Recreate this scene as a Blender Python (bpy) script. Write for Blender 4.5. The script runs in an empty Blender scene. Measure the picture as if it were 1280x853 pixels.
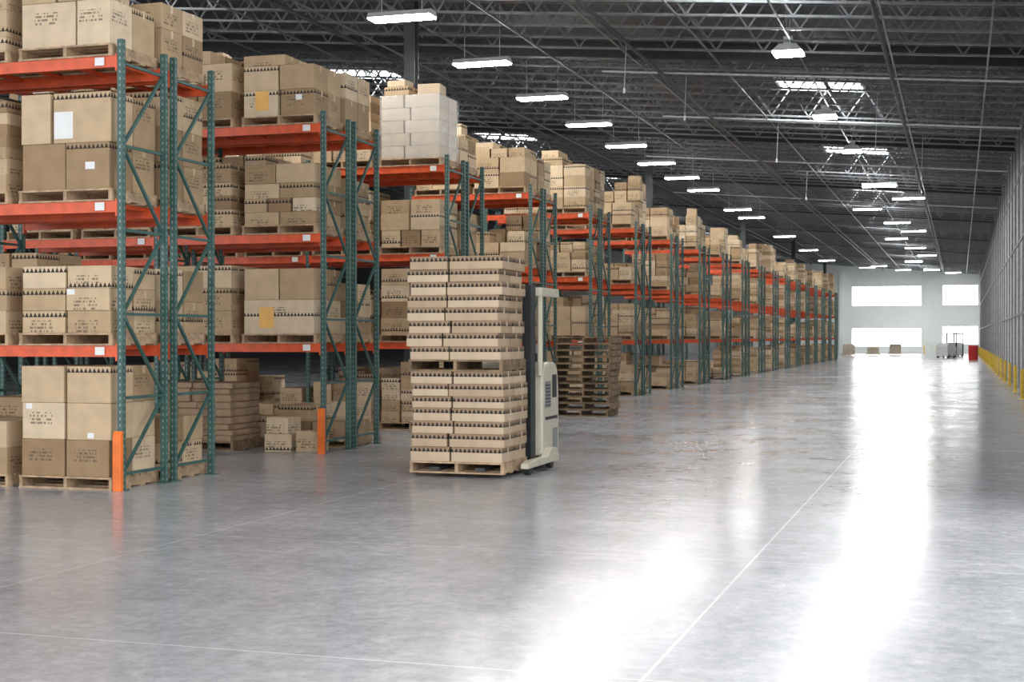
import bpy, bmesh, math, random
from mathutils import Vector, Matrix
random.seed(7)
scene = bpy.context.scene
COL = scene.collection
try:
    scene.view_settings.view_transform = 'Standard'
    scene.view_settings.look = 'None'
    scene.view_settings.gamma = 1.04
except Exception: pass

# ------------------------------------------------------------------ node helpers
class NT:
    def __init__(s, name):
        s.m = bpy.data.materials.new(name); s.m.use_nodes = True
        s.t = s.m.node_tree; s.n = s.t.nodes; s.l = s.t.links
        s.b = s.n['Principled BSDF']
    def node(s, t, **k):
        n = s.n.new(t)
        for a, v in k.items(): setattr(n, a, v)
        return n
    def set(s, sock, v):
        if isinstance(v, bpy.types.NodeSocket): s.l.new(v, sock)
        elif v is not None: sock.default_value = v
    def M(s, op, a, b=None, c=None):
        n = s.n.new('ShaderNodeMath'); n.operation = op
        s.set(n.inputs[0], a); s.set(n.inputs[1], b)
        if c is not None: s.set(n.inputs[2], c)
        return n.outputs[0]
    def band(s, v, lo, hi):
        return s.M('MULTIPLY', s.M('GREATER_THAN', v, lo), s.M('LESS_THAN', v, hi))
    def mix(s, f, a, b, bt='MIX'):
        n = s.n.new('ShaderNodeMix'); n.data_type = 'RGBA'; n.blend_type = bt
        s.set(n.inputs[0], f)
        s.set(n.inputs[6], a if isinstance(a, bpy.types.NodeSocket) else (*a, 1))
        s.set(n.inputs[7], b if isinstance(b, bpy.types.NodeSocket) else (*b, 1))
        return n.outputs[2]
    def noise(s, scale, vec=None, detail=3, rough=0.5, dist=0.0):
        n = s.n.new('ShaderNodeTexNoise'); n.inputs['Scale'].default_value = scale
        n.inputs['Detail'].default_value = detail; n.inputs['Roughness'].default_value = rough
        n.inputs['Distortion'].default_value = dist
        if vec is not None: s.l.new(vec, n.inputs['Vector'])
        return n.outputs['Fac']
    def ramp(s, f, stops):
        n = s.n.new('ShaderNodeValToRGB'); e = n.color_ramp.elements
        while len(e) < len(stops): e.new(0.5)
        for i, (p, c) in enumerate(stops): e[i].position = p; e[i].color = (*c, 1)
        s.l.new(f, n.inputs[0]); return n.outputs[0]
    def coord(s, k='Object'):
        return s.n.new('ShaderNodeTexCoord').outputs[k]
    def scaled(s, vec, sc):
        n = s.n.new('ShaderNodeMapping'); n.inputs['Scale'].default_value = sc
        s.l.new(vec, n.inputs['Vector']); return n.outputs[0]
    def bump(s, h, st, d=0.01):
        n = s.n.new('ShaderNodeBump'); n.inputs['Strength'].default_value = st
        n.inputs['Distance'].default_value = d; s.l.new(h, n.inputs['Height'])
        s.l.new(n.outputs[0], s.b.inputs['Normal'])
    def base(s, c):
        s.set(s.b.inputs['Base Color'], c if isinstance(c, bpy.types.NodeSocket) else (*c, 1))

def simple(name, c, rough=0.5, metal=0.0, var=0.15, nscale=6, emit=None):
    t = NT(name)
    nz = t.noise(nscale, t.coord())
    d = tuple(x*(1-var) for x in c); u = tuple(min(1, x*(1+var)) for x in c)
    t.base(t.ramp(nz, [(0.3, d), (0.7, u)]))
    t.b.inputs['Roughness'].default_value = rough
    t.b.inputs['Metallic'].default_value = metal
    if emit:
        t.b.inputs['Emission Color'].default_value = (*emit[0], 1)
        t.b.inputs['Emission Strength'].default_value = emit[1]
    return t.m

def cardboard(name, island=False, tray=False, pale=False):
    t = NT(name)
    uvn = t.node('ShaderNodeUVMap'); uvn.uv_map = 'UVMap'
    sp = t.node('ShaderNodeSeparateXYZ'); t.l.new(uvn.outputs[0], sp.inputs[0])
    u, v = sp.outputs[0], sp.outputs[1]
    if island: r = t.node('ShaderNodeNewGeometry').outputs['Random Per Island']
    else: r = t.node('ShaderNodeObjectInfo').outputs['Random']
    r2 = t.M('FRACT', t.M('MULTIPLY', r, 17.31)); r3 = t.M('FRACT', t.M('MULTIPLY', r, 41.7))
    if tray:
        col = t.ramp(r, [(0.0, (0.47,0.34,0.215)), (0.5, (0.555,0.415,0.275)), (1.0, (0.63,0.49,0.345))])
    elif pale:
        col = t.ramp(r, [(0.0, (0.57,0.47,0.35)), (1.0, (0.71,0.62,0.50))])
    else:
        col = t.ramp(r, [(0.0, (0.32,0.205,0.11)), (0.35, (0.51,0.36,0.21)), (0.75, (0.63,0.465,0.29)), (1.0, (0.73,0.58,0.40))])
    nz = t.noise(5, t.coord(), 4)
    col = t.mix(1.0, col, t.ramp(nz, [(0.3, (0.82,0.82,0.82)), (0.7, (1,1,1))]), 'MULTIPLY')
    pitch = 0.055
    p = t.M('MULTIPLY', t.M('ABSOLUTE', t.M('SUBTRACT', t.M('FRACT', t.M('ADD', t.M('DIVIDE', u, pitch), r3)), 0.5)), 2.0)
    if tray:
        col = t.mix(t.band(v, -0.050, 0.001), col, (0.30,0.205,0.13))
        tt = t.M('DIVIDE', t.M('ADD', v, 0.062), 0.050)
        tri = t.M('MULTIPLY', t.band(v, -0.062, -0.010), t.M('LESS_THAN', p, t.M('SUBTRACT', 1.0, tt)))
        col = t.mix(tri, col, (0.03,0.025,0.02))
    elif not pale:
        off = t.M('MULTIPLY', t.M('GREATER_THAN', r3, 0.6), 0.17)
        vv = t.M('ADD', v, off)
        tt = t.M('DIVIDE', t.M('ADD', vv, 0.07), 0.055)
        tri = t.M('MULTIPLY', t.band(vv, -0.07, -0.015), t.M('LESS_THAN', p, t.M('SUBTRACT', 1.0, tt)))
        tri = t.M('MULTIPLY', tri, t.M('GREATER_THAN', r2, 0.55))
        tri = t.M('MULTIPLY', tri, t.M('LESS_THAN', v, 1.0))
        col = t.mix(tri, col, (0.04,0.032,0.028))
        row = t.M('FLOOR', t.M('DIVIDE', v, 0.04)); fr = t.M('FRACT', t.M('DIVIDE', v, 0.04))
        cb = t.node('ShaderNodeCombineXYZ')
        t.set(cb.inputs[0], t.M('MULTIPLY', u, 40.0)); t.set(cb.inputs[1], t.M('MULTIPLY', row, 3.7)); t.set(cb.inputs[2], t.M('MULTIPLY', r, 50.0))
        dn = t.noise(1.0, cb.outputs[0], 1)
        dm = t.M('MULTIPLY', t.M('GREATER_THAN', dn, 0.5), t.M('LESS_THAN', fr, 0.6))
        dm = t.M('MULTIPLY', dm, t.band(v, -0.245, -0.105))
        dm = t.M('MULTIPLY', dm, t.band(u, -0.18, 0.12))
        dm = t.M('MULTIPLY', dm, t.M('GREATER_THAN', r3, 0.4))
        dm = t.M('MULTIPLY', dm, 0.7)
        col = t.mix(dm, col, (0.09,0.065,0.05))
    t.base(col); t.b.inputs['Roughness'].default_value = 0.75
    t.b.inputs['Specular IOR Level'].default_value = 0.25
    t.bump(t.noise(3, t.coord(), 3), 0.3, 0.02)
    return t.m

M_box = cardboard('cardboard'); M_boxI = cardboard('cardboard_many', island=True); M_tray = cardboard('cardboard_tray', tray=True)
M_pale = cardboard('pale_cardboard', pale=True)
M_tape = simple('packing_tape', (0.56,0.40,0.24), 0.3)
M_wood = simple('pallet_wood', (0.44,0.30,0.18), 0.8, var=0.35, nscale=9)
M_wood2 = simple('weathered_pallet_wood', (0.22,0.145,0.08), 0.8, var=0.45, nscale=7)
M_beam = simple('orange_red_beam_paint', (0.68,0.085,0.02), 0.4, var=0.18)
M_guard = simple('orange_guard_paint', (0.85,0.17,0.02), 0.45)
M_steel = simple('dark_steel', (0.035,0.038,0.042), 0.6, var=0.2)
M_steel2 = simple('joist_steel', (0.17,0.175,0.18), 0.4, var=0.2)
M_white = simple('white_paint', (0.75,0.76,0.76), 0.4, var=0.05)
M_paper = simple('white_paper', (0.80,0.80,0.78), 0.7, var=0.04)
M_note = simple('orange_paper', (0.85,0.47,0.13), 0.7, var=0.08)
M_yellow = simple('yellow_paint', (0.74,0.49,0.05), 0.45, var=0.12)
M_red = simple('red_paint', (0.55,0.02,0.02), 0.4)
M_cream = simple('cream_paint', (0.62,0.57,0.44), 0.35, var=0.06)
M_black = simple('black_rubber', (0.02,0.02,0.022), 0.5)
M_grille = simple('grey_grille', (0.25,0.25,0.24), 0.5)
M_galv = simple('galvanised', (0.6,0.62,0.63), 0.4, 0.3)
M_sack = simple('brown_kraft_sack', (0.32,0.215,0.13), 0.8, var=0.35, nscale=5)
M_lamp = simple('lamp_glow', (1,1,1), 0.5, emit=((1,0.99,0.96), 110.0))
M_sky = simple('skylight_glow', (1,1,1), 0.5, emit=((0.93,0.97,1.0), 24.0))
M_win = simple('daylight_glass', (1,1,1), 0.2, emit=((0.97,0.99,1.0), 6.0))

t = NT('green_post_paint')
uvn = t.node('ShaderNodeUVMap'); uvn.uv_map = 'UVMap'
sp = t.node('ShaderNodeSeparateXYZ'); t.l.new(uvn.outputs[0], sp.inputs[0])
hole = t.M('MULTIPLY', t.M('LESS_THAN', t.M('FRACT', t.M('DIVIDE', sp.outputs[1], 0.075)), 0.40), t.M('LESS_THAN', t.M('ABSOLUTE', sp.outputs[0]), 0.008))
t.base(t.mix(hole, t.ramp(t.noise(5, t.coord()), [(0.3, (0.025,0.078,0.068)), (0.7, (0.045,0.12,0.105))]), (0.25,0.28,0.26)))
t.b.inputs['Roughness'].default_value = 0.45
M_green = t.m

t = NT('stretch_wrap')
t.base((0.92,0.94,0.95)); t.b.inputs['Roughness'].default_value = 0.2
wn = t.noise(2.2, t.scaled(t.coord(), (1,1,4)), 4)
t.set(t.b.inputs['Alpha'], t.M('MULTIPLY_ADD', wn, 0.35, 0.0))
t.bump(wn, 0.3, 0.02)
M_wrap = t.m

# floor
t = NT('polished_concrete')
oc = t.coord()
n1 = t.noise(0.20, oc, 5, 0.55); n2 = t.noise(0.7, oc, 10, 0.70); n3 = t.noise(9, oc, 8, 0.75); n4 = t.noise(4.0, oc, 12, 0.88)
n5 = t.noise(1.3, t.scaled(oc,(6,1.2,1)), 6, 0.7)
c = t.ramp(n1, [(0.32, (0.235,0.24,0.26)), (0.68, (0.40,0.405,0.42))])
c = t.mix(0.5, c, t.ramp(n2, [(0.28, (0.19,0.195,0.215)), (0.5, (0.33,0.335,0.355)), (0.74, (0.52,0.525,0.54))]))
c = t.mix(0.30, c, t.ramp(n3, [(0.35, (0.15,0.155,0.175)), (0.65, (0.54,0.545,0.56))]))
c = t.mix(t.M('MULTIPLY', t.ramp(n4, [(0.48, (0,0,0)), (0.76, (1,1,1))]), 0.45), c, (0.68,0.68,0.695))
c = t.mix(t.M('MULTIPLY', t.ramp(n5, [(0.58, (0,0,0)), (0.74, (1,1,1))]), 0.22), c, (0.68,0.68,0.695))
sp = t.node('ShaderNodeSeparateXYZ'); t.l.new(oc, sp.inputs[0])
jx = t.M('ABSOLUTE', t.M('SUBTRACT', t.M('FRACT', t.M('DIVIDE', t.M('ADD', sp.outputs[0], 1.5+2.35+47), 4.7)), 0.5))
jy = t.M('ABSOLUTE', t.M('SUBTRACT', t.M('FRACT', t.M('DIVIDE', t.M('ADD', sp.outputs[1], -6.9+1.95+39), 3.9)), 0.5))
jm = t.M('MAXIMUM', t.M('LESS_THAN', jx, 0.0018), t.M('LESS_THAN', jy, 0.0021))
c = t.mix(t.M('MULTIPLY', jm, t.M('MULTIPLY', n2, 1.0)), c, (0.74,0.74,0.74))
t.base(c)
t.set(t.b.inputs['Roughness'], t.M('ADD', t.M('MULTIPLY_ADD', n2, 0.22, 0.08), t.M('MULTIPLY', t.ramp(n4, [(0.45, (0,0,0)), (0.75, (1,1,1))]), 0.10)))
t.b.inputs['Specular IOR Level'].default_value = 0.5
M_floor = t.m

t = NT('ribbed_wall')
oc = t.coord()
sp = t.node('ShaderNodeSeparateXYZ'); t.l.new(oc, sp.inputs[0])
rz = t.M('FRACT', t.M('DIVIDE', sp.outputs[2], 0.6)); ry = t.M('FRACT', t.M('DIVIDE', sp.outputs[1], 0.8))
c = t.ramp(t.noise(0.4, oc, 5), [(0.3, (0.42,0.425,0.43)), (0.7, (0.56,0.565,0.57))])
c = t.mix(t.M('MULTIPLY', t.M('LESS_THAN', ry, 0.3), 0.5), c, (0.18,0.182,0.186))
c = t.mix(t.M('MULTIPLY', t.M('LESS_THAN', rz, 0.12), 0.3), c, (0.18,0.182,0.186))
t.base(c); t.b.inputs['Roughness'].default_value = 0.7
M_wallr = t.m
M_rib = simple('wall_rib', (0.24,0.242,0.246), 0.6)
M_wallb = simple('pale_green_grey_wall', (0.74,0.78,0.76), 0.7, var=0.05, nscale=0.3)
M_walll = simple('dark_grey_wall', (0.035,0.035,0.04), 0.8)
t = NT('roof_deck'); oc = t.coord()
sp = t.node('ShaderNodeSeparateXYZ'); t.l.new(oc, sp.inputs[0])
rb = t.M('FRACT', t.M('DIVIDE', sp.outputs[0], 0.3))
t.base(t.mix(t.M('LESS_THAN', rb, 0.4), (0.085,0.088,0.095), (0.065,0.068,0.074)))
t.b.inputs['Roughness'].default_value = 0.6
M_deck = t.m

# ------------------------------------------------------------------ mesh builder
class MB:
    def __init__(s): s.v=[]; s.f=[]; s.mi=[]; s.uv=[]; s.mats=[]
    def mat(s, m):
        if m not in s.mats: s.mats.append(m)
        return s.mats.index(m)
    def quad(s, pts, uvs, m):
        b=len(s.v); s.v += [tuple(p) for p in pts]; s.f.append(tuple(range(b,b+len(pts)))); s.mi.append(m); s.uv.append(uvs)
    def box(s, x0,x1,y0,y1,z0,z1, mat, rz=0.0, taper=0):
        m=s.mat(mat); b=len(s.v)
        cx,cy=(x0+x1)/2,(y0+y1)/2; ca,sa=math.cos(rz),math.sin(rz)
        P=[]
        for z in (z0,z1):
            k = taper if z==z1 else 0
            for (x,y) in ((x0+k,y0+k),(x1-k,y0+k),(x1-k,y1-k),(x0+k,y1-k)):
                dx,dy=x-cx,y-cy
                P.append((cx+dx*ca-dy*sa, cy+dx*sa+dy*ca, z))
        s.v += P
        w=(x1-x0)/2; d=(y1-y0)/2; h=z1-z0
        for f,hw in (((0,1,5,4),w),((1,2,6,5),d),((2,3,7,6),w),((3,0,4,7),d)):
            s.f.append(tuple(b+i for i in f)); s.mi.append(m); s.uv.append([(-hw,-h),(hw,-h),(hw,0),(-hw,0)])
        for f in ((4,5,6,7),(3,2,1,0)):
            s.f.append(tuple(b+i for i in f)); s.mi.append(m); s.uv.append([(2,5),(3,5),(3,6),(2,6)])
    def rod(s, a, c, r, mat, n=4):
        m=s.mat(mat); a=Vector(a); c=Vector(c); d=(c-a).normalized()
        up=Vector((0,0,1)) if abs(d.z)<0.9 else Vector((0,1,0))
        e1=d.cross(up).normalized(); e2=d.cross(e1)
        b=len(s.v)
        for p in (a,c):
            for i in range(n):
                an=2*math.pi*(i+0.5)/n
                s.v.append(tuple(p+(e1*math.cos(an)+e2*math.sin(an))*r*(1.414 if n==4 else 1)))
        for i in range(n):
            j=(i+1)%n
            s.f.append((b+i,b+n+i,b+n+j,b+j)); s.mi.append(m); s.uv.append([(1,0)]*4)
        s.f.append(tuple(b+i for i in range(n))); s.mi.append(m); s.uv.append([(1,0)]*n)
        s.f.append(tuple(b+n+i for i in reversed(range(n)))); s.mi.append(m); s.uv.append([(1,0)]*n)
    def prism(s, prof, x0, x1, mat):
        m=s.mat(mat); b=len(s.v); n=len(prof)
        for x in (x0,x1):
            for (y,z) in prof: s.v.append((x,y,z))
        for i in range(n):
            j=(i+1)%n; s.f.append((b+i,b+j,b+n+j,b+n+i)); s.mi.append(m); s.uv.append([(1,0)]*4)
        s.f.append(tuple(b+i for i in reversed(range(n)))); s.mi.append(m); s.uv.append([(1,0)]*n)
        s.f.append(tuple(b+n+i for i in range(n))); s.mi.append(m); s.uv.append([(1,0)]*n)
    def mesh(s, name, bevel=0):
        me=bpy.data.meshes.new(name); me.from_pydata(s.v,[],s.f)
        for m in s.mats: me.materials.append(m)
        me.polygons.foreach_set('material_index', s.mi)
        ul=me.uv_layers.new(name='UVMap'); flat=[]
        for u in s.uv:
            for q in u: flat += [q[0],q[1]]
        ul.data.foreach_set('uv', flat)
        bm=bmesh.new(); bm.from_mesh(me)
        bmesh.ops.recalc_face_normals(bm, faces=bm.faces)
        if bevel: bmesh.ops.bevel(bm, geom=bm.edges[:], offset=bevel, segments=2, affect='EDGES', profile=0.5, clamp_overlap=True)
        bm.to_mesh(me); bm.free()
        me.update(); return me

def obj(name, me, loc=(0,0,0), parent=None, label=None, category=None, group=None, kind=None, rz=0):
    o=bpy.data.objects.new(name, me); COL.objects.link(o); o.location=loc; o.rotation_euler=(0,0,rz)
    if parent is not None: o.parent=parent
    if label: o['label']=label
    if category: o['category']=category
    if group: o['group']=group
    if kind: o['kind']=kind
    return o

# ------------------------------------------------------------------ layout constants
RX=-8.82; Y0=13.64; PITCH=5.22; NR=19; BAY=2.75; FD=0.94; GAP=0.15
LV=(0.0,1.6,3.2,4.8); BACK=149.0; WX=1.9
deck=lambda x: 8.98-0.08*x
TH=math.radians(17.48)

# ------------------------------------------------------------------ room shell
def structure(name, fn):
    b=MB(); fn(b); return obj(name, b.mesh(name), kind='structure')
structure('floor', lambda b: b.box(-50,20,-25,BACK+0.3,-0.2,0,M_floor))
def wr(b):
    b.box(WX,WX+0.3,14,BACK,0,deck(WX)+0.1,M_wallr)
    y=15
    while y<BACK-1:
        b.box(WX-.05,WX+.01,y,y+.10,0,deck(WX)-.1,M_rib); y+=3.2
    for z in (2.4,4.8,7.0): b.box(WX-.04,WX+.01,14,BACK,z,z+.08,M_rib)
structure('wall_right', wr)
structure('wall_left', lambda b: b.box(-50.3,-50,-25,BACK,0,deck(-50)+0.2,M_walll))
def ceil(b):
    m=b.mat(M_deck); x0,x1=-50.3,WX+0.3
    P=[(x0,0,deck(x0)),(x1,0,deck(x1)),(x1,BACK+.3,deck(x1)),(x0,BACK+.3,deck(x0))]
    Q=[(p[0],p[1],p[2]+0.2) for p in P]
    b.v+=P+Q
    for f in ((0,1,2,3),(7,6,5,4),(0,4,5,1),(1,5,6,2),(2,6,7,3),(3,7,4,0)):
        b.f.append(f); b.mi.append(m); b.uv.append([(0,0)]*4)
structure('ceiling', ceil)
WIN=[(-10.53,-3.69,4.77,6.87),(-10.53,-3.69,0.65,2.59),(-1.68,1.75,4.8,6.9),(-1.68,1.75,0.9,2.8)]
def bw(b):
    def seg(x0,x1,z0,z1): b.box(x0,x1,BACK,BACK+0.3,z0,z1,M_wallb)
    seg(-50.3,-10.53,0,8.9); seg(-3.69,-1.68,0,8.9); seg(1.75,2.2,0,8.9)
    seg(-10.53,-3.69,0,.65); seg(-10.53,-3.69,2.59,4.77); seg(-10.53,-3.69,6.87,8.9)
    seg(-1.68,1.75,0,.9); seg(-1.68,1.75,2.8,4.8); seg(-1.68,1.75,6.9,8.9)
    m=b.mat(M_wallb)
    b.quad([(2.2,BACK+.1,8.85),(-50.3,BACK+.1,8.85),(-50.3,BACK+.1,deck(-50.3)+.05),(2.2,BACK+.1,deck(2.2)+.05)],[(0,0)]*4,m)
    for x in (-2.7,-11.6,-16,-24): b.box(x-.2,x+.2,BACK-.25,BACK,0,8.3,M_wallb)
structure('wall_back', bw)
for i,(x0,x1,z0,z1) in enumerate(WIN):
    b=MB(); b.box(x0,x1,BACK+.15,BACK+.2,z0,z1,M_win)
    n=5 if x1-x0>5 else 3
    for k in range(n+1):
        x=x0+(x1-x0)*k/n; b.box(max(x0,x-.035),min(x1,x+.035),BACK+.05,BACK+.14,z0,z1,M_white)
    for z in (z0+.04,z1-.04): b.box(x0,x1,BACK+.05,BACK+.14,z-.04,z+.04,M_white)
    obj('window_%d'%(i+1), b.mesh('window'), kind='structure')
k=5
for X in (-4.0,-18.9):
    for j in range(9):
        Y=12.1+15.66*j
        b=MB(); m=b.mat(M_sky); w=1.25; d=.8
        P=[(X-w,Y-d,deck(X-w)-.03),(X+w,Y-d,deck(X+w)-.03),(X+w,Y+d,deck(X+w)-.03),(X-w,Y+d,deck(X-w)-.03)]
        b.quad(P[::-1],[(0,0)]*4,m)
        for a,c in ((0,1),(1,2),(2,3),(3,0)): b.rod(P[a],P[c],.04,M_white)
        obj('window_%d'%k, b.mesh('skylight'), kind='structure'); k+=1

# ------------------------------------------------------------------ roof steel
b=MB(); x0,x1=-49.8,1.75; TOP=.10; BOT=.92
b.rod((x0,0,deck(x0)-TOP),(x1,0,deck(x1)-TOP),.032,M_steel2)
b.rod((x0,0,deck(x0)-BOT),(x1,0,deck(x1)-BOT),.025,M_steel2)
x=x1; up=True
while x>x0+.6:
    xa=x-.56
    b.rod((x,0,deck(x)-(TOP if up else BOT)),(xa,0,deck(xa)-(BOT if up else TOP)),.019,M_steel2)
    x=xa; up=not up
jm=b.mesh('roof_joist')
b=MB()
def sl(off0,off1,w):
    m=b.mat(M_steel); P=[]
    for (xx) in (x0,x1):
        for (y,o) in ((-w,off1),(w,off1),(w,off0),(-w,off0)): P.append((xx,y,deck(xx)-o))
    q=len(b.v); b.v+=P
    for f in ((0,1,5,4),(1,2,6,5),(2,3,7,6),(3,0,4,7),(0,3,2,1),(4,5,6,7)):
        b.f.append(tuple(q+i for i in f)); b.mi.append(m); b.uv.append([(1,0)]*4)
sl(.50,.53,.12); sl(.53,.90,.02); sl(.90,.94,.12)
gm=b.mesh('roof_girder')
Y=35-7.83*3; i=0
while Y<BACK-.4:
    if i%12==6:
        obj('roof_girder', gm, (0,Y,0), label='long dark steel roof girder spanning the warehouse', category='steel beam', group='roof girders')
    else:
        obj('roof_joist', jm, (0,Y,0), label='dark open-web steel joist under the roof deck', category='roof joist', group='roof joists')
    Y+=7.83/6; i+=1
b=MB(); b.rod((0,0,0),(0,BACK-12,0),.018,M_steel2); brm=b.mesh('bridging')
for X in [0.6-2.1*j for j in range(20)]:
    obj('bridging_rod', brm, (X,11.6,deck(X)-.96), label='thin steel bridging rod crossing under the joists', category='steel rod', group='bridging rods')
b=MB(); b.rod((0,0,0),(0,BACK-12,0),.05,M_steel,8); spm=b.mesh('pipe')
for X in (-1.6,-7.4,-14.5,-21):
    obj('sprinkler_pipe', spm, (X,11.6,deck(X)-1.04), label='long dark sprinkler pipe below the joists', category='pipe', group='sprinkler pipes')
for Y,xa,xb in ((36.5,-9,1.7),(44.5,-9,1.7),(56,-12,1.7),(72,-14,1.7)):
    b=MB(); b.rod((xa,Y,deck(xa)-1.0),(xb,Y,deck(xb)-1.0),.03,M_galv,6)
    obj('electrical_conduit', b.mesh('conduit'), label='thin pale electrical conduit under the roof', category='conduit', group='electrical conduits')
b=MB()
b.box(-.13,.13,-.13,-.11,0,9.4,M_steel); b.box(-.13,.13,.11,.13,0,9.4,M_steel); b.box(-.01,.01,-.11,.11,0,9.4,M_steel); b.box(-.2,.2,-.2,.2,0,.02,M_steel)
cm=b.mesh('column')
for j in range(5):
    obj('steel_column', cm, (-11.98,30.37+26.1*j,0), label='dark steel H-section column rising between the racks', category='column', group='roof columns')

# ------------------------------------------------------------------ lamps
def lamp_meshes(top):
    h=MB(); h.prism([(-.14,.10),(.14,.10),(.24,-.02),(-.24,-.02)],-.70,.70,M_white)
    l=MB(); l.box(-.68,.68,-.22,.22,-.05,-.022,M_lamp)
    c=MB(); c.rod((-.45,0,.1),(-.45,0,top+.02),.006,M_galv); c.rod((.45,0,.1),(.45,0,top-.05),.006,M_galv)
    return h.mesh('hous'),l.mesh('lens'),c.mesh('cable')
def bay_meshes(s=1.0):
    h=MB(); h.box(-.34,.34,-.34,.34,0,.18,M_white,taper=.15); h.box(-.1,.1,-.1,.1,.18,.36,M_white)
    l=MB(); l.box(-.32,.32,-.32,.32,-.04,-.001,M_lamp)
    c=MB(); c.rod((0,0,.36),(-.10,0,1.15),.008,M_white); c.rod((0,0,.36),(.10,0,1.15),.008,M_white)
    return h.mesh('hous'),l.mesh('lens'),c.mesh('cable')
def lamp(ms,loc,lab,g):
    e=obj('high_bay_lamp',None,loc,label=lab,category='ceiling lamp',group=g)
    for n,m in zip(('housing','lens','suspension_cable'),ms): obj(n,m,parent=e)
    e.empty_display_size=.2
L1=lamp_meshes(1.5); L1b=lamp_meshes(1.25); L2=bay_meshes()
for j in (-1,0,1,2,3,4,5,6,7,9,10,13,16,19):
    lamp(L1,(-11.1,27.6+PITCH*(j),deck(-11.1)-1.5),'long white fluorescent high-bay lamp hung under the joists, lit','long high bay lamps')
for (X,Y) in ((-3.7,23.3),(-3.7,32.5),(-3.75,42.2),(-3.55,50.2)):
    lamp(L2,(X,Y,deck(X)-1.17),'small square white high-bay lamp hanging on cables, lit','square high bay lamps')
for (X,Y) in ((-3.2,61),(-2.2,66),(-4.4,73),(-3.3,81),(-2.6,87),(-3.9,95),(-3.0,104),(-2.4,113),(-3.7,124),(-7.2,137),(-2.5,138),(-.6,141),(-8.6,142),(-5.2,142)):  # rearmost lamps, nearest the back wall, are added to brighten that wall
    lamp(L1b,(X,Y,deck(X)-1.25),'long white fluorescent lamp under the joists, lit; rearmost ones added as fill','long lamps over the aisle')
for (X,Y,z0) in ((-7.6,33,7.6),(-6.9,37,7.5),(-5.6,46,7.4),(-2.2,40,6.9),(-1.2,48,6.9),(-6.1,60,7.5)):
    b=MB(); b.rod((0,0,z0),(0.05,0,deck(X)-.9),.009,M_galv,6); b.rod((0,0,z0-.12),(0,0,z0),.03,M_white,6)
    obj('hanging_cord',b.mesh('cord'),(X,Y,0),label='white pull cord hanging from the roof steel',category='cord',group='hanging cords')

# ------------------------------------------------------------------ racks
PW=.034
def frame_mesh(H=4.98):
    b=MB()
    for y in (0,FD-.06):
        b.box(-PW,PW,y,y+.06,.01,H,M_green); b.box(-.07,.07,y-.02,y+.08,0,.012,M_green)
    zs=[.18,1.02,1.95,2.88,3.81,4.72]
    for z in zs: b.rod((0,.05,z),(0,FD-.05,z),.016,M_green)
    for i in range(len(zs)-1):
        a,c=(.05,FD-.05) if i%2==0 else (FD-.05,.05)
        b.rod((0,a,zs[i]),(0,c,zs[i+1]),.016,M_green)
    return b
def beam_into(b,y,z,x0=-BAY+PW,x1=-PW):
    b.box(x0,x1,y,y+.045,z-.125,z,M_beam)
    for x in (x0,x1-.02): b.box(x,x+.02,y-.012,y+.05,z-.17,z+.02,M_beam)
def deck_into(b,z):
    for k in range(5):
        x=-BAY+.25+k*(BAY-.5)/4
        b.box(x-.03,x+.03,.046,FD-.046,z-.045,z-.002,M_beam)
FM=frame_mesh().mesh('frame')
b=MB(); beam_into(b,0.002,0); BM=b.mesh('beam')
b=MB(); beam_into(b,FD-.047,0); BM2=b.mesh('beam')
bb=MB(); bb.box(-.03,.03,.046,FD-.046,-.045,-.002,M_beam); DM=bb.mesh('deck')
b=MB(); b.prism([(-.075,0),(-.02,0),(-.02,.66),(-.045,.66),(-.075,.60)],-.05,.055,M_guard); GM=b.mesh('guard',.004)
b=MB(); b.box(-.06,.06,-.013,-.011,-.045,.045,M_paper); TM=b.mesh('tag')
b=frame_mesh(); src=frame_mesh()
q=len(b.v); b.v+=[(v[0]-BAY,v[1],v[2]) for v in src.v]; b.f+=[tuple(q+i for i in f) for f in src.f]; b.mi+=src.mi; b.uv+=src.uv
for z in LV[1:]:
    beam_into(b,0.002,z); beam_into(b,FD-.047,z); deck_into(b,z)
WHOLE=b.mesh('rack_whole')
NB={0:1,1:2,2:3,3:1}
def rowY(i): return Y0+PITCH*i
for i in range(NR):
    for rk in (0,1):
        y=rowY(i)+rk*(FD+GAP)
        lab='green and orange steel pallet rack, orange guard at its foot' if (rk==0 and i<2) else 'green and orange steel pallet rack stacked with cartons'
        if i>=8:
            obj('pallet_rack',WHOLE,(RX,y,0),label=lab,category='storage rack',group='pallet racks'); continue
        e=obj('pallet_rack',None,(RX,y,0),label=lab,category='storage rack',group='pallet racks')
        nb=NB.get(i,1)
        for q in range(nb+1): obj('upright_frame',FM,(-q*BAY,0,0),parent=e)
        for q in range(nb):
            for z in LV[1:]:
                obj('beam',BM,(-q*BAY,0,z),parent=e); obj('beam',BM2,(-q*BAY,0,z),parent=e)
                for k in range(5):
                    if i<5: obj('deck_support',DM,(-q*BAY-.25-k*(BAY-.5)/4,0,z),parent=e)
                if i<5 and rk==0: obj('rack_label',TM,(-q*BAY-.25,0,z-.06),parent=e,label='small white rack label')
        if i<2 and rk==0: obj('post_guard',GM,(0,0,0),parent=e,label='orange steel post guard')

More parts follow.
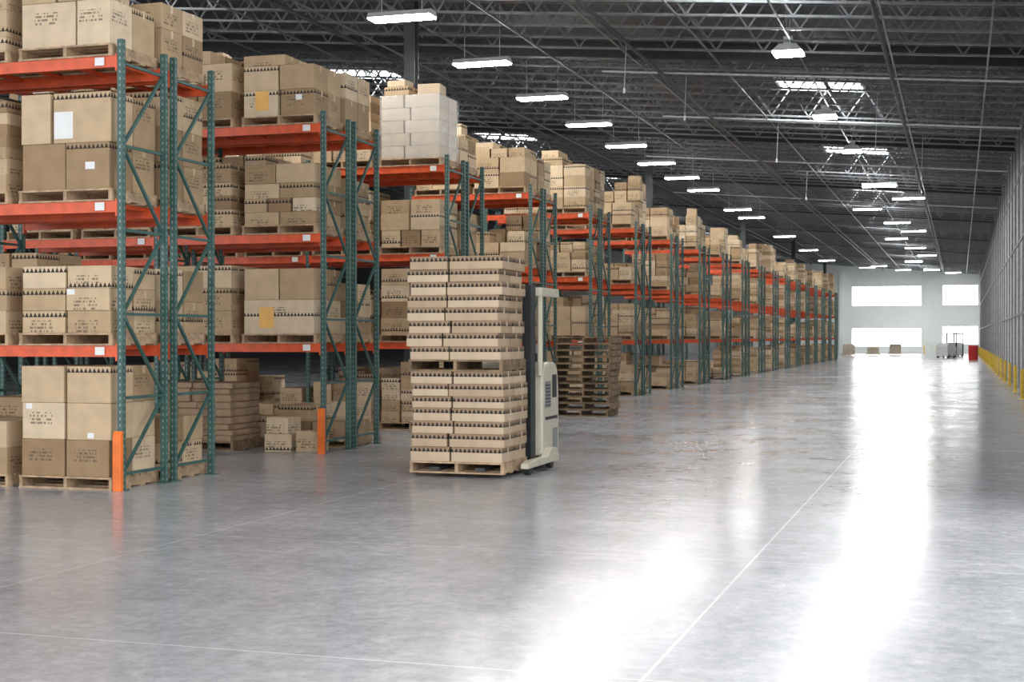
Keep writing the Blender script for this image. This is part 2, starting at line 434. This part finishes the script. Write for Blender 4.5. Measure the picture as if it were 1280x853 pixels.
# ------------------------------------------------------------------ pallets
def pallet_mesh(mat):
    b=MB()
    for x in (-.6,-.02,.56): b.box(x,x+.04,-.48,.48,.02,.12,mat)
    for k in range(7):
        y=-.49+k*.1467; b.box(-.6,.6,y,y+.10,.12,.14,mat)
    for y in (-.49,-.2,.1,.39): b.box(-.6,.6,y,y+.10,0,.02,mat)
    return b.mesh('pallet')
PM=pallet_mesh(M_wood); PM2=pallet_mesh(M_wood2)
def pallet(x,y,z,rz=0,m=None,g='pallets under the rack loads',lab='wooden pallet carrying stacked cartons on a rack'):
    return obj('pallet',m or PM,(x,y,z),rz=rz,label=lab,category='pallet',group=g)

# ------------------------------------------------------------------ cartons
cache={}
def carton_mesh(w,d,h,mat,tape=True):
    key=(round(w,3),round(d,3),round(h,3),mat.name)
    if key in cache: return cache[key]
    bb=MB(); bb.box(-w/2,w/2,-d/2,d/2,0,h,mat)
    me=bb.mesh('carton',0.007)
    if tape:
        bm=bmesh.new(); bm.from_mesh(me); me.materials.append(M_tape)
        def strip(x0,x1,y0,y1,z0,z1):
            r=bmesh.ops.create_cube(bm,size=1); vs=r['verts']
            for v in vs:
                v.co=Vector((x0 if v.co.x<0 else x1, y0 if v.co.y<0 else y1, z0 if v.co.z<0 else z1))
            for f in {f for v in vs for f in v.link_faces}: f.material_index=1
        strip(-w/2-.001,w/2+.001,-.025,.025,h-.002,h+.0012)
        for sx in (-1,1): strip(sx*w/2-.0012,sx*w/2+.0012,-.025,.025,h-min(.09,h*.4),h+.001)
        bm.to_mesh(me); bm.free()
    cache[key]=me; return me
BOXES=[]
def stack(cx,cy,z,layers,vis_front,vis_side,gen,W=1.17,D=.95,ny=2,extra=False):
    base=math.hypot(cx,cy)+ (0 if cx>-14 else 30)
    cols=[]
    for li,(h,nx) in enumerate(layers):
        fr=[1/nx]*nx if isinstance(nx,int) else list(nx)
        drop=-1; last=li==len(layers)-1
        if gen and last and random.random()<.6: drop=random.randrange(len(fr))
        if gen and random.random()<.35 and nx==2: fr=[.38,.62] if random.random()<.5 else [.6,.4]
        x=cx-W/2
        for k,f in enumerate(fr):
            w=f*W; xa=x; x+=w
            if k==drop: continue
            for j in range(ny):
                d=D/ny; yy=cy-D/2+d*(j+.5)
                vis=(j==0 and vis_front) or (k==len(fr)-1 and vis_side)
                hh=round(h,3)
                BOXES.append(((0 if vis else 60)+base,xa+w/2+random.uniform(-.010,.010),yy+random.uniform(-.007,.007),z,round(w-.032,3),round(d-.02,3),hh-.002,random.uniform(-.016,.016)))
                if last and j==0: cols.append((xa+w/2,yy,w,d))
        z+=h
    if extra and cols:
        for (xx,yy,w,d) in random.sample(cols,1):
            h=random.choice((.14,.18,.24)); BOXES.append((base,xx,yy,z,round(min(w*.85,.5),3),round(d*.8,3),h,random.uniform(-.2,.2)))
    return z
CUST={
 (0,0,0,0):[(.41,2)]*3, (0,0,0,1):[(.25,2)]*3, (0,0,0,2):[(.52,2),(.56,[.35,.65])], (0,0,0,3):[(.50,[.62,.38]),(.34,[.4,.3])],
 (0,0,1,1):[(.25,2)]*3,
 (0,1,0,0):[(.30,2)]*2, (0,1,0,1):[(.38,2)]*2, (0,1,0,2):[(.42,2)]*3, (0,1,0,3):[(.40,2),(.30,2)],
 (1,0,0,0):'small', (1,0,1,0):'sacks', (1,1,0,0):[(.25,2),(.25,[.5])], (1,1,1,0):[(.3,2)], (1,0,2,0):[(.3,2)],
 (1,0,0,1):[(.50,1),(.46,2)], (1,0,1,1):[(.34,2)]*3,
 (1,0,0,2):[(.19,2),(.2,3),(.22,2),(.28,[.45,.55])], (1,0,1,2):[(.25,2),(.2,3),(.2,2),(.28,2)],
 (1,0,0,3):[(.38,2),(.36,2),(.16,[.6])], (1,0,1,3):[(.4,2),(.42,2),(.2,[.3,.4])],
 (1,1,0,3):[(.4,2),(.4,2)],
 (2,0,0,3):'wrapped', (2,0,0,2):[(.3,3),(.3,2),(.25,2)], (2,0,0,1):[(.3,2)]*4,
 (3,0,0,3):[(.32,2)]*2+[(.2,3),(.14,[.4])], (4,0,0,3):[(.27,2)]*4+[(.2,[.5]),(.18,[.4])], (5,0,0,3):[(.3,2)]*2, (6,0,0,3):[(.3,2)]*3,
}
def gen_layers(lv,row):
    H=1.18 if lv<3 else random.choice((.6,.8,.95,1.15,1.3))
    H*=random.choice((1,.9,.75,.55)) if lv<3 else 1
    L=[]; tot=0; bh=random.choice((.16,.20,.26,.30,.36)); nx=random.choice((2,2,3,3))
    while tot+bh<=H:
        L.append((bh,nx)); tot+=bh
        if random.random()<.35: bh=random.choice((.13,.18,.24,.3)); nx=random.choice((2,3))
    return L or [(.3,2)]
for i in range(NR):
    nslots=2*NB.get(i,1) if i<9 else 1
    for rk in (0,1):
        for s in range(nslots):
            cx=RX-.70-(s//2)*BAY-(s%2)*1.35; cy=rowY(i)+rk*(FD+GAP)+FD/2
            for lv in range(4):
                z=LV[lv]; c=CUST.get((i,rk,s,lv))
                if c=='small':
                    BOXES.append((18,cx-.1,cy-.15,z,.42,.4,.26,.1)); BOXES.append((18,cx-.09,cy-.14,z+.262,.38,.36,.24,-.1)); BOXES.append((18,cx+.36,cy-.1,z,.36,.4,.3,.05)); continue
                if c=='sacks':
                    pallet(cx,cy,z,0,PM2)
                    zz=z+.14
                    for q in range(9):
                        hh=random.choice((.085,.10,.115)); f=random.choice((.5,.42,.58)); sx=random.uniform(-.03,.03)
                        for (xa,xb) in ((-.57,-.57+1.14*f-.01),(-.57+1.14*f+.01,.57)):
                            w_=xb-xa; bb=MB(); bb.box(-w_/2,w_/2,-.46,.46,0,hh-.002,M_sack); me=bb.mesh('package',.014)
                            obj('kraft_package',me,(cx+sx+(xa+xb)/2,cy+random.uniform(-.06,.02),zz),rz=random.uniform(-.02,.02),label='flat brown kraft package in a stack on a pallet',category='package',group='kraft packages stacked on the pallet')
                        zz+=hh
                    continue
                if c=='wrapped':
                    pallet(cx,cy,z); zz=z+.14
                    for q in range(5):
                        f=.5 if q%2 else .4
                        for (xa,xb) in ((-.58,-.58+1.16*f),(-.58+1.16*f,.58)):
                            for yy in (-.24,.24):
                                obj('cardboard_box',carton_mesh(round(xb-xa-.03,3),.455,.228,M_pale),(cx+(xa+xb)/2,cy+yy,zz),rz=random.uniform(-.012,.012),label='pale carton under stretch wrap on the rack top',category='cardboard box',group='wrapped pale cartons')
                        zz+=.23
                    continue
                gen=False
                if c is None:
                    if random.random()<.08 and i>1: continue
                    c=gen_layers(lv,i); gen=True
                pallet(cx,cy,z)
                visf=(rk==0) and (s==0 or i in (1,)) ; viss=(s==0)
                stack(cx,cy,z+.14,c,visf,viss,gen,extra=(lv==3 and gen and random.random()<.6))
BOXES.sort(key=lambda b:b[0])
NI=208
placed=[]
for (p,x,y,z,w,d,h,rz) in BOXES[:NI]:
    o=obj('cardboard_box',carton_mesh(w,d,h,M_box),(x,y,z),rz=rz,label='taped brown cardboard carton stacked on a pallet rack',category='cardboard box',group='cartons on the racks')
    placed.append((o,x,y,z,w,d,h))
b=MB()
for (p,x,y,z,w,d,h,rz) in BOXES[NI:]:
    b.box(x-w/2,x+w/2,y-d/2,y+d/2,z,z+h,M_boxI,rz=rz)
obj('cardboard_box',b.mesh('carton_mass'),label='many brown cardboard cartons filling the distant racks',category='cardboard box',kind='stuff')

for (X,row,z,w,h,m,n) in ((-9.64,0,4.06,.24,.30,M_paper,'paper_label'),(-9.5,0,2.2,.10,.06,M_paper,'paper_label'),(-9.2,0,.6,.08,.06,M_paper,'paper_label'),(-10.0,0,.95,.08,.06,M_paper,'paper_label'),(-9.2,0,3.6,.12,.08,M_paper,'paper_label'),(-9.2,1,5.2,.1,.08,M_paper,'paper_label'),(-9.79,1,5.28,.22,.28,M_note,'paper_note'),(-9.72,1,1.98,.24,.30,M_note,'paper_note'),(-9.77,2,3.55,.22,.26,M_note,'paper_note'),(-9.2,2,3.45,.2,.24,M_note,'paper_note'),(-9.2,3,5.1,.22,.24,M_note,'paper_note'),(-9.3,4,5.7,.2,.26,M_note,'paper_note'),(-9.3,3,3.6,.2,.26,M_note,'paper_note')):
    best=None
    for (o,x,y,zz,bw_,d,hh) in placed:
        if abs(y-d/2-rowY(row))<.06 and abs(x-X)<bw_/2-.01 and zz<z<zz+hh: best=(o,x,y,zz,bw_,d,hh)
    if best:
        o,x,y,zz,bw_,d,hh=best
        w=min(w,bw_*.8); h=min(h,hh*.85); zc=min(max(z-zz,h/2+.01),hh-h/2-.01); xc=max(-bw_/2+w/2+.01,min(bw_/2-w/2-.01,X-x))
        bb=MB(); bb.box(xc-w/2,xc+w/2,-d/2-.004,-d/2-.001,zc-h/2,zc+h/2,m)
        obj(n,bb.mesh('paper'),parent=o,label='sheet of paper taped to the carton')
cx=RX-.7; cy=rowY(2)+FD/2
bb=MB(); bb.box(cx-.60,cx+.60,cy-.49,cy+.49,LV[3]+.141,LV[3]+1.295,M_wrap)
obj('stretch_wrap',bb.mesh('wrap',.02),label='translucent white stretch wrap around stacked cartons',category='plastic wrap')
for (dx,dy,w,d,h) in ((-.28,-.2,.5,.4,.17),(.3,-.15,.42,.42,.2),(-.30,-.2,.36,.34,.12)):
    zz=LV[3]+1.296+(.171 if h==.12 else 0)
    obj('cardboard_box',carton_mesh(w,d,h,M_box),(cx+dx,cy+dy,zz),rz=dx*.3,label='loose carton on top of the stretch-wrapped load',category='cardboard box',group='cartons on the racks')

z=0
for q in range(12):
    rz=random.uniform(-.035,.035)
    pallet(-7.68+random.uniform(-.04,.04),29.85+random.uniform(-.03,.03),z,rz,PM2,'empty pallets in the stack','weathered empty wooden pallet in a tall stack'); z+=.141

# ------------------------------------------------------------------ forklift and its load
fx,fy=-5.78,16.6
LZ=.05
pallet(fx,fy,LZ,0,PM,'pallets on the forklift','wooden pallet carried on the forklift forks')
z=LZ+.14
def tray_load(z,hs,sh=0):
    for q,hh in enumerate(hs):
        f=(.44,.40,.46,.42)[q%4]
        lx=random.uniform(-.026,.026)+sh
        x=fx-.6+lx
        for k,w in enumerate((f,1-f)):
            w*=1.2
            for j in range(2):
                ox=random.uniform(-.009,.009); oy=random.uniform(-.018,.010)
                obj('cardboard_carton',carton_mesh(round(w-.026,3),.464,hh-.006,M_tray),(x+w/2+ox,fy-.243+.486*j+oy,z),rz=random.uniform(-.02,.02),
                    label='flat tan carton with black triangle print on the forklift load',category='cardboard box',group='cartons on the forklift load')
            x+=w
        z+=hh-.004
    return z
z=tray_load(z,(.184,.164,.154,.164,.144,.154,.154))
pallet(fx-.02,fy+.01,z,0,PM2,'pallets on the forklift','wooden pallet between two tiers of cartons'); z+=.14
z=tray_load(z,(.164,.164,.154,.164,.154,.164,.154,.164),-.035)

F=obj('forklift',None,(fx,18.0,0),label='cream walk-behind forklift carrying two tiers of cartons',category='forklift')
def part(n,b,bev=.0,lab=None,loc=(0,0,0),parent=None): return obj(n,b.mesh(n,bev),loc,parent=parent or F,label=lab)
b=MB()
b.prism([(-.44,.16),(-.44,1.20),(-.41,1.28),(-.34,1.34),(-.2,1.37),(.08,1.37),(.18,1.34),(.25,1.26),(.30,1.05),(.32,.35),(.32,.16)],-.56,.67,M_cream)
part('body',b,.03)
b=MB(); b.prism([(-.44,.05),(-.44,.158),(.32,.158),(.30,.05)],-.52,.62,M_black); part('skirt',b,.005,'black lower skirt')
b=MB()
b.box(.671,.678,-.34,.22,.62,.66,M_black); b.box(.671,.676,-.36,-.10,.78,1.12,M_grille)
for k in range(7): b.box(.676,.682,-.34,-.12,.80+k*.044,.815+k*.044,M_black)
b.box(.671,.677,.0,.22,.20,.5,M_grille); b.box(.671,.676,-.02,.18,.9,1.2,M_black)
part('vent_panel',b,0,'grey louvred side panel')
b=MB(); b.prism([(-.15,1.36),(.10,1.36),(.06,1.50),(-.12,1.46)],-.2,.55,M_black); b.rod((.45,-.02,1.47),(.45,-.02,1.60),.02,M_grille,8); b.rod((.30,-.02,1.47),(.30,-.02,1.57),.02,M_red,8)
part('control_console',b,0,'black control console')
for sx in (-1,1):
    b=MB(); x0=.66 if sx>0 else -.77
    b.prism([(-1.40,.08),(-1.40,.14),(-1.2,.17),(-.5,.17),(-.35,.26),(-.1,.26),(.0,.18),(.0,.08)],x0,x0+.10,M_cream)
    leg=part('outrigger_leg',b,.01)
    for yy in (-1.27,-.30):
        b=MB(); b.rod((x0+.02,yy,.075),(x0+.09,yy,.075),.075,M_black,20); part('wheel',b,0,'black wheel',parent=leg)
b=MB(); b.rod((-.1,.2,.11),(.1,.2,.11),.11,M_black,20); part('drive_wheel',b,0,'black wheel')
for sx in (-.50,.56):
    b=MB()
    b.box(sx-.06,sx-.045,-.80,-.62,.05,2.36,M_steel); b.box(sx+.045,sx+.06,-.80,-.62,.05,2.36,M_steel); b.box(sx-.045,sx+.045,-.72,-.70,.05,2.36,M_steel)
    b.rod((sx,-.60,.1),(sx,-.60,1.9),.025,M_galv,10)
    part('mast_channel',b,0,'dark steel mast rail')
b=MB()
for zz in (.3,1.2,2.28): b.box(-.44,.50,-.74,-.68,zz-.04,zz+.04,M_steel)
part('mast_crossbar',b)
b=MB(); b.box(-.52,.56,-.875,-.82,.12,.20,M_black); b.box(-.52,.56,-.875,-.82,.5,.58,M_black)
for k in range(6): b.box(-.5+k*.2,-.47+k*.2,-.86,-.84,.2,1.15,M_black)
b.box(-.52,.56,-.86,-.84,1.13,1.17,M_black)
part('load_backrest',b)
for sx in (-.29,.29):
    b=MB(); b.box(sx-.06,sx+.06,-1.85,-.82,LZ+.03,LZ+.07,M_steel); b.box(sx-.06,sx+.06,-.90,-.876,LZ+.03,.5,M_steel); part('fork',b)
b=MB()
for x in (-.58,.64): b.box(x-.045,x+.045,-.55,.26,2.22,2.33,M_cream)
for y in (-.55,-.25,.0,.2): b.box(-.54,.60,y,y+.06,2.24,2.31,M_cream)
part('overhead_guard',b,.008)
for x in (-.58,.64):
    b=MB(); b.rod((x,-.48,1.2),(x,-.48,2.23),.035,M_cream,8); part('guard_post',b)
b=MB(); b.rod((.2,.26,.9),(.2,.7,1.2),.025,M_black,8); b.rod((.05,.7,1.2),(.35,.7,1.2),.03,M_black,8); part('tiller',b)

# ------------------------------------------------------------------ yellow bollards
b=MB(); b.rod((0,0,0),(0,0,.78),.055,M_yellow,14); b.rod((0,0,.78),(0,0,.82),.04,M_yellow,14); b.box(-.10,.10,-.10,.10,0,.015,M_yellow); bo=b.mesh('bollard')
Y=41.0
while Y<146:
    obj('bollard',bo,(1.62,Y,0),label='short yellow steel bollard guarding the wall',category='bollard',group='yellow bollards'); Y+=5.2

# ------------------------------------------------------------------ things at the far end
for (X,Y,n) in ((-9.3,128,3),(-7.4,131,2),(-5.6,134,3)):
    pallet(X,Y,0,0,PM,'pallets at the far end','wooden pallet with a few cartons near the far wall')
    zz=.14
    for q in range(n):
        obj('cardboard_box',carton_mesh(1.0,.8,.3,M_pale),(X,Y,zz),rz=.05*q,label='pale carton on a pallet near the far wall',category='cardboard box',group='cartons near the far wall'); zz+=.302
for (X,Y,rz) in ((-1.0,118,2.6),(-.4,128,.4)):
    e=obj('pallet_truck',None,(X,Y,0),rz=rz,label='white parked warehouse truck near the far wall',category='forklift',group='parked trucks')
    b=MB(); b.prism([(-.6,.15),(-.6,.8),(-.3,1.2),(.5,1.2),(.7,.9),(.7,.15)],-.5,.5,M_white); obj('body',b.mesh('body',.03),parent=e)
    b=MB(); b.box(-.45,-.38,-.75,-.65,.05,2.0,M_steel); b.box(.38,.45,-.75,-.65,.05,2.0,M_steel); b.box(-.38,.38,-.73,-.67,1.9,2.0,M_steel); obj('mast',b.mesh('mast'),parent=e)
    for x in (-.25,.25):
        b=MB(); b.box(x-.06,x+.06,-1.8,-.65,.05,.1,M_steel); obj('fork',b.mesh('fork'),parent=e)
    for x,y in ((-.5,-.35),(.44,-.35),(-.5,.45),(.44,.45)):
        b=MB(); b.rod((x,y,.17),(x+.08,y,.17),.17,M_black,16); obj('wheel',b.mesh('wheel'),parent=e)
b=MB(); b.rod((0,0,0),(0,0,1.0),.32,M_red,20); b.rod((0,0,1.0),(0,0,1.05),.34,M_red,20)
for zz in (.33,.66): b.rod((0,0,zz),(0,0,zz+.03),.335,M_red,20)
dm=b.mesh('drum')
for (X,Y) in ((.9,108),(1.0,112)): obj('steel_drum',dm,(X,Y,0),label='red steel drum standing by the wall',category='drum',group='red drums')
for X in (-3.4,-2.2): obj('bollard',bo,(X,BACK-1,0),label='short yellow steel bollard by the far wall',category='bollard',group='yellow bollards')

# ------------------------------------------------------------------ world + camera
w=bpy.data.worlds.new('World'); scene.world=w; w.use_nodes=True
bg=w.node_tree.nodes['Background']; bg.inputs[0].default_value=(0.95,0.97,1.0,1); bg.inputs[1].default_value=3.0
sl_=bpy.data.lights.new('Sun','SUN'); sl_.energy=3.4; sl_.angle=math.radians(35); so=bpy.data.objects.new('Sun',sl_); COL.objects.link(so)
d=Vector((-.45,.35,-1.0)); so.rotation_euler=d.to_track_quat('-Z','Y').to_euler(); so.location=(12,-6,20)
cam=bpy.data.cameras.new('Camera'); co=bpy.data.objects.new('Camera',cam); COL.objects.link(co)
cam.lens=50; cam.sensor_width=36; cam.clip_end=500; co.location=(0,0,1.70)
co.rotation_euler=(math.radians(90-.177),0,TH); scene.camera=co
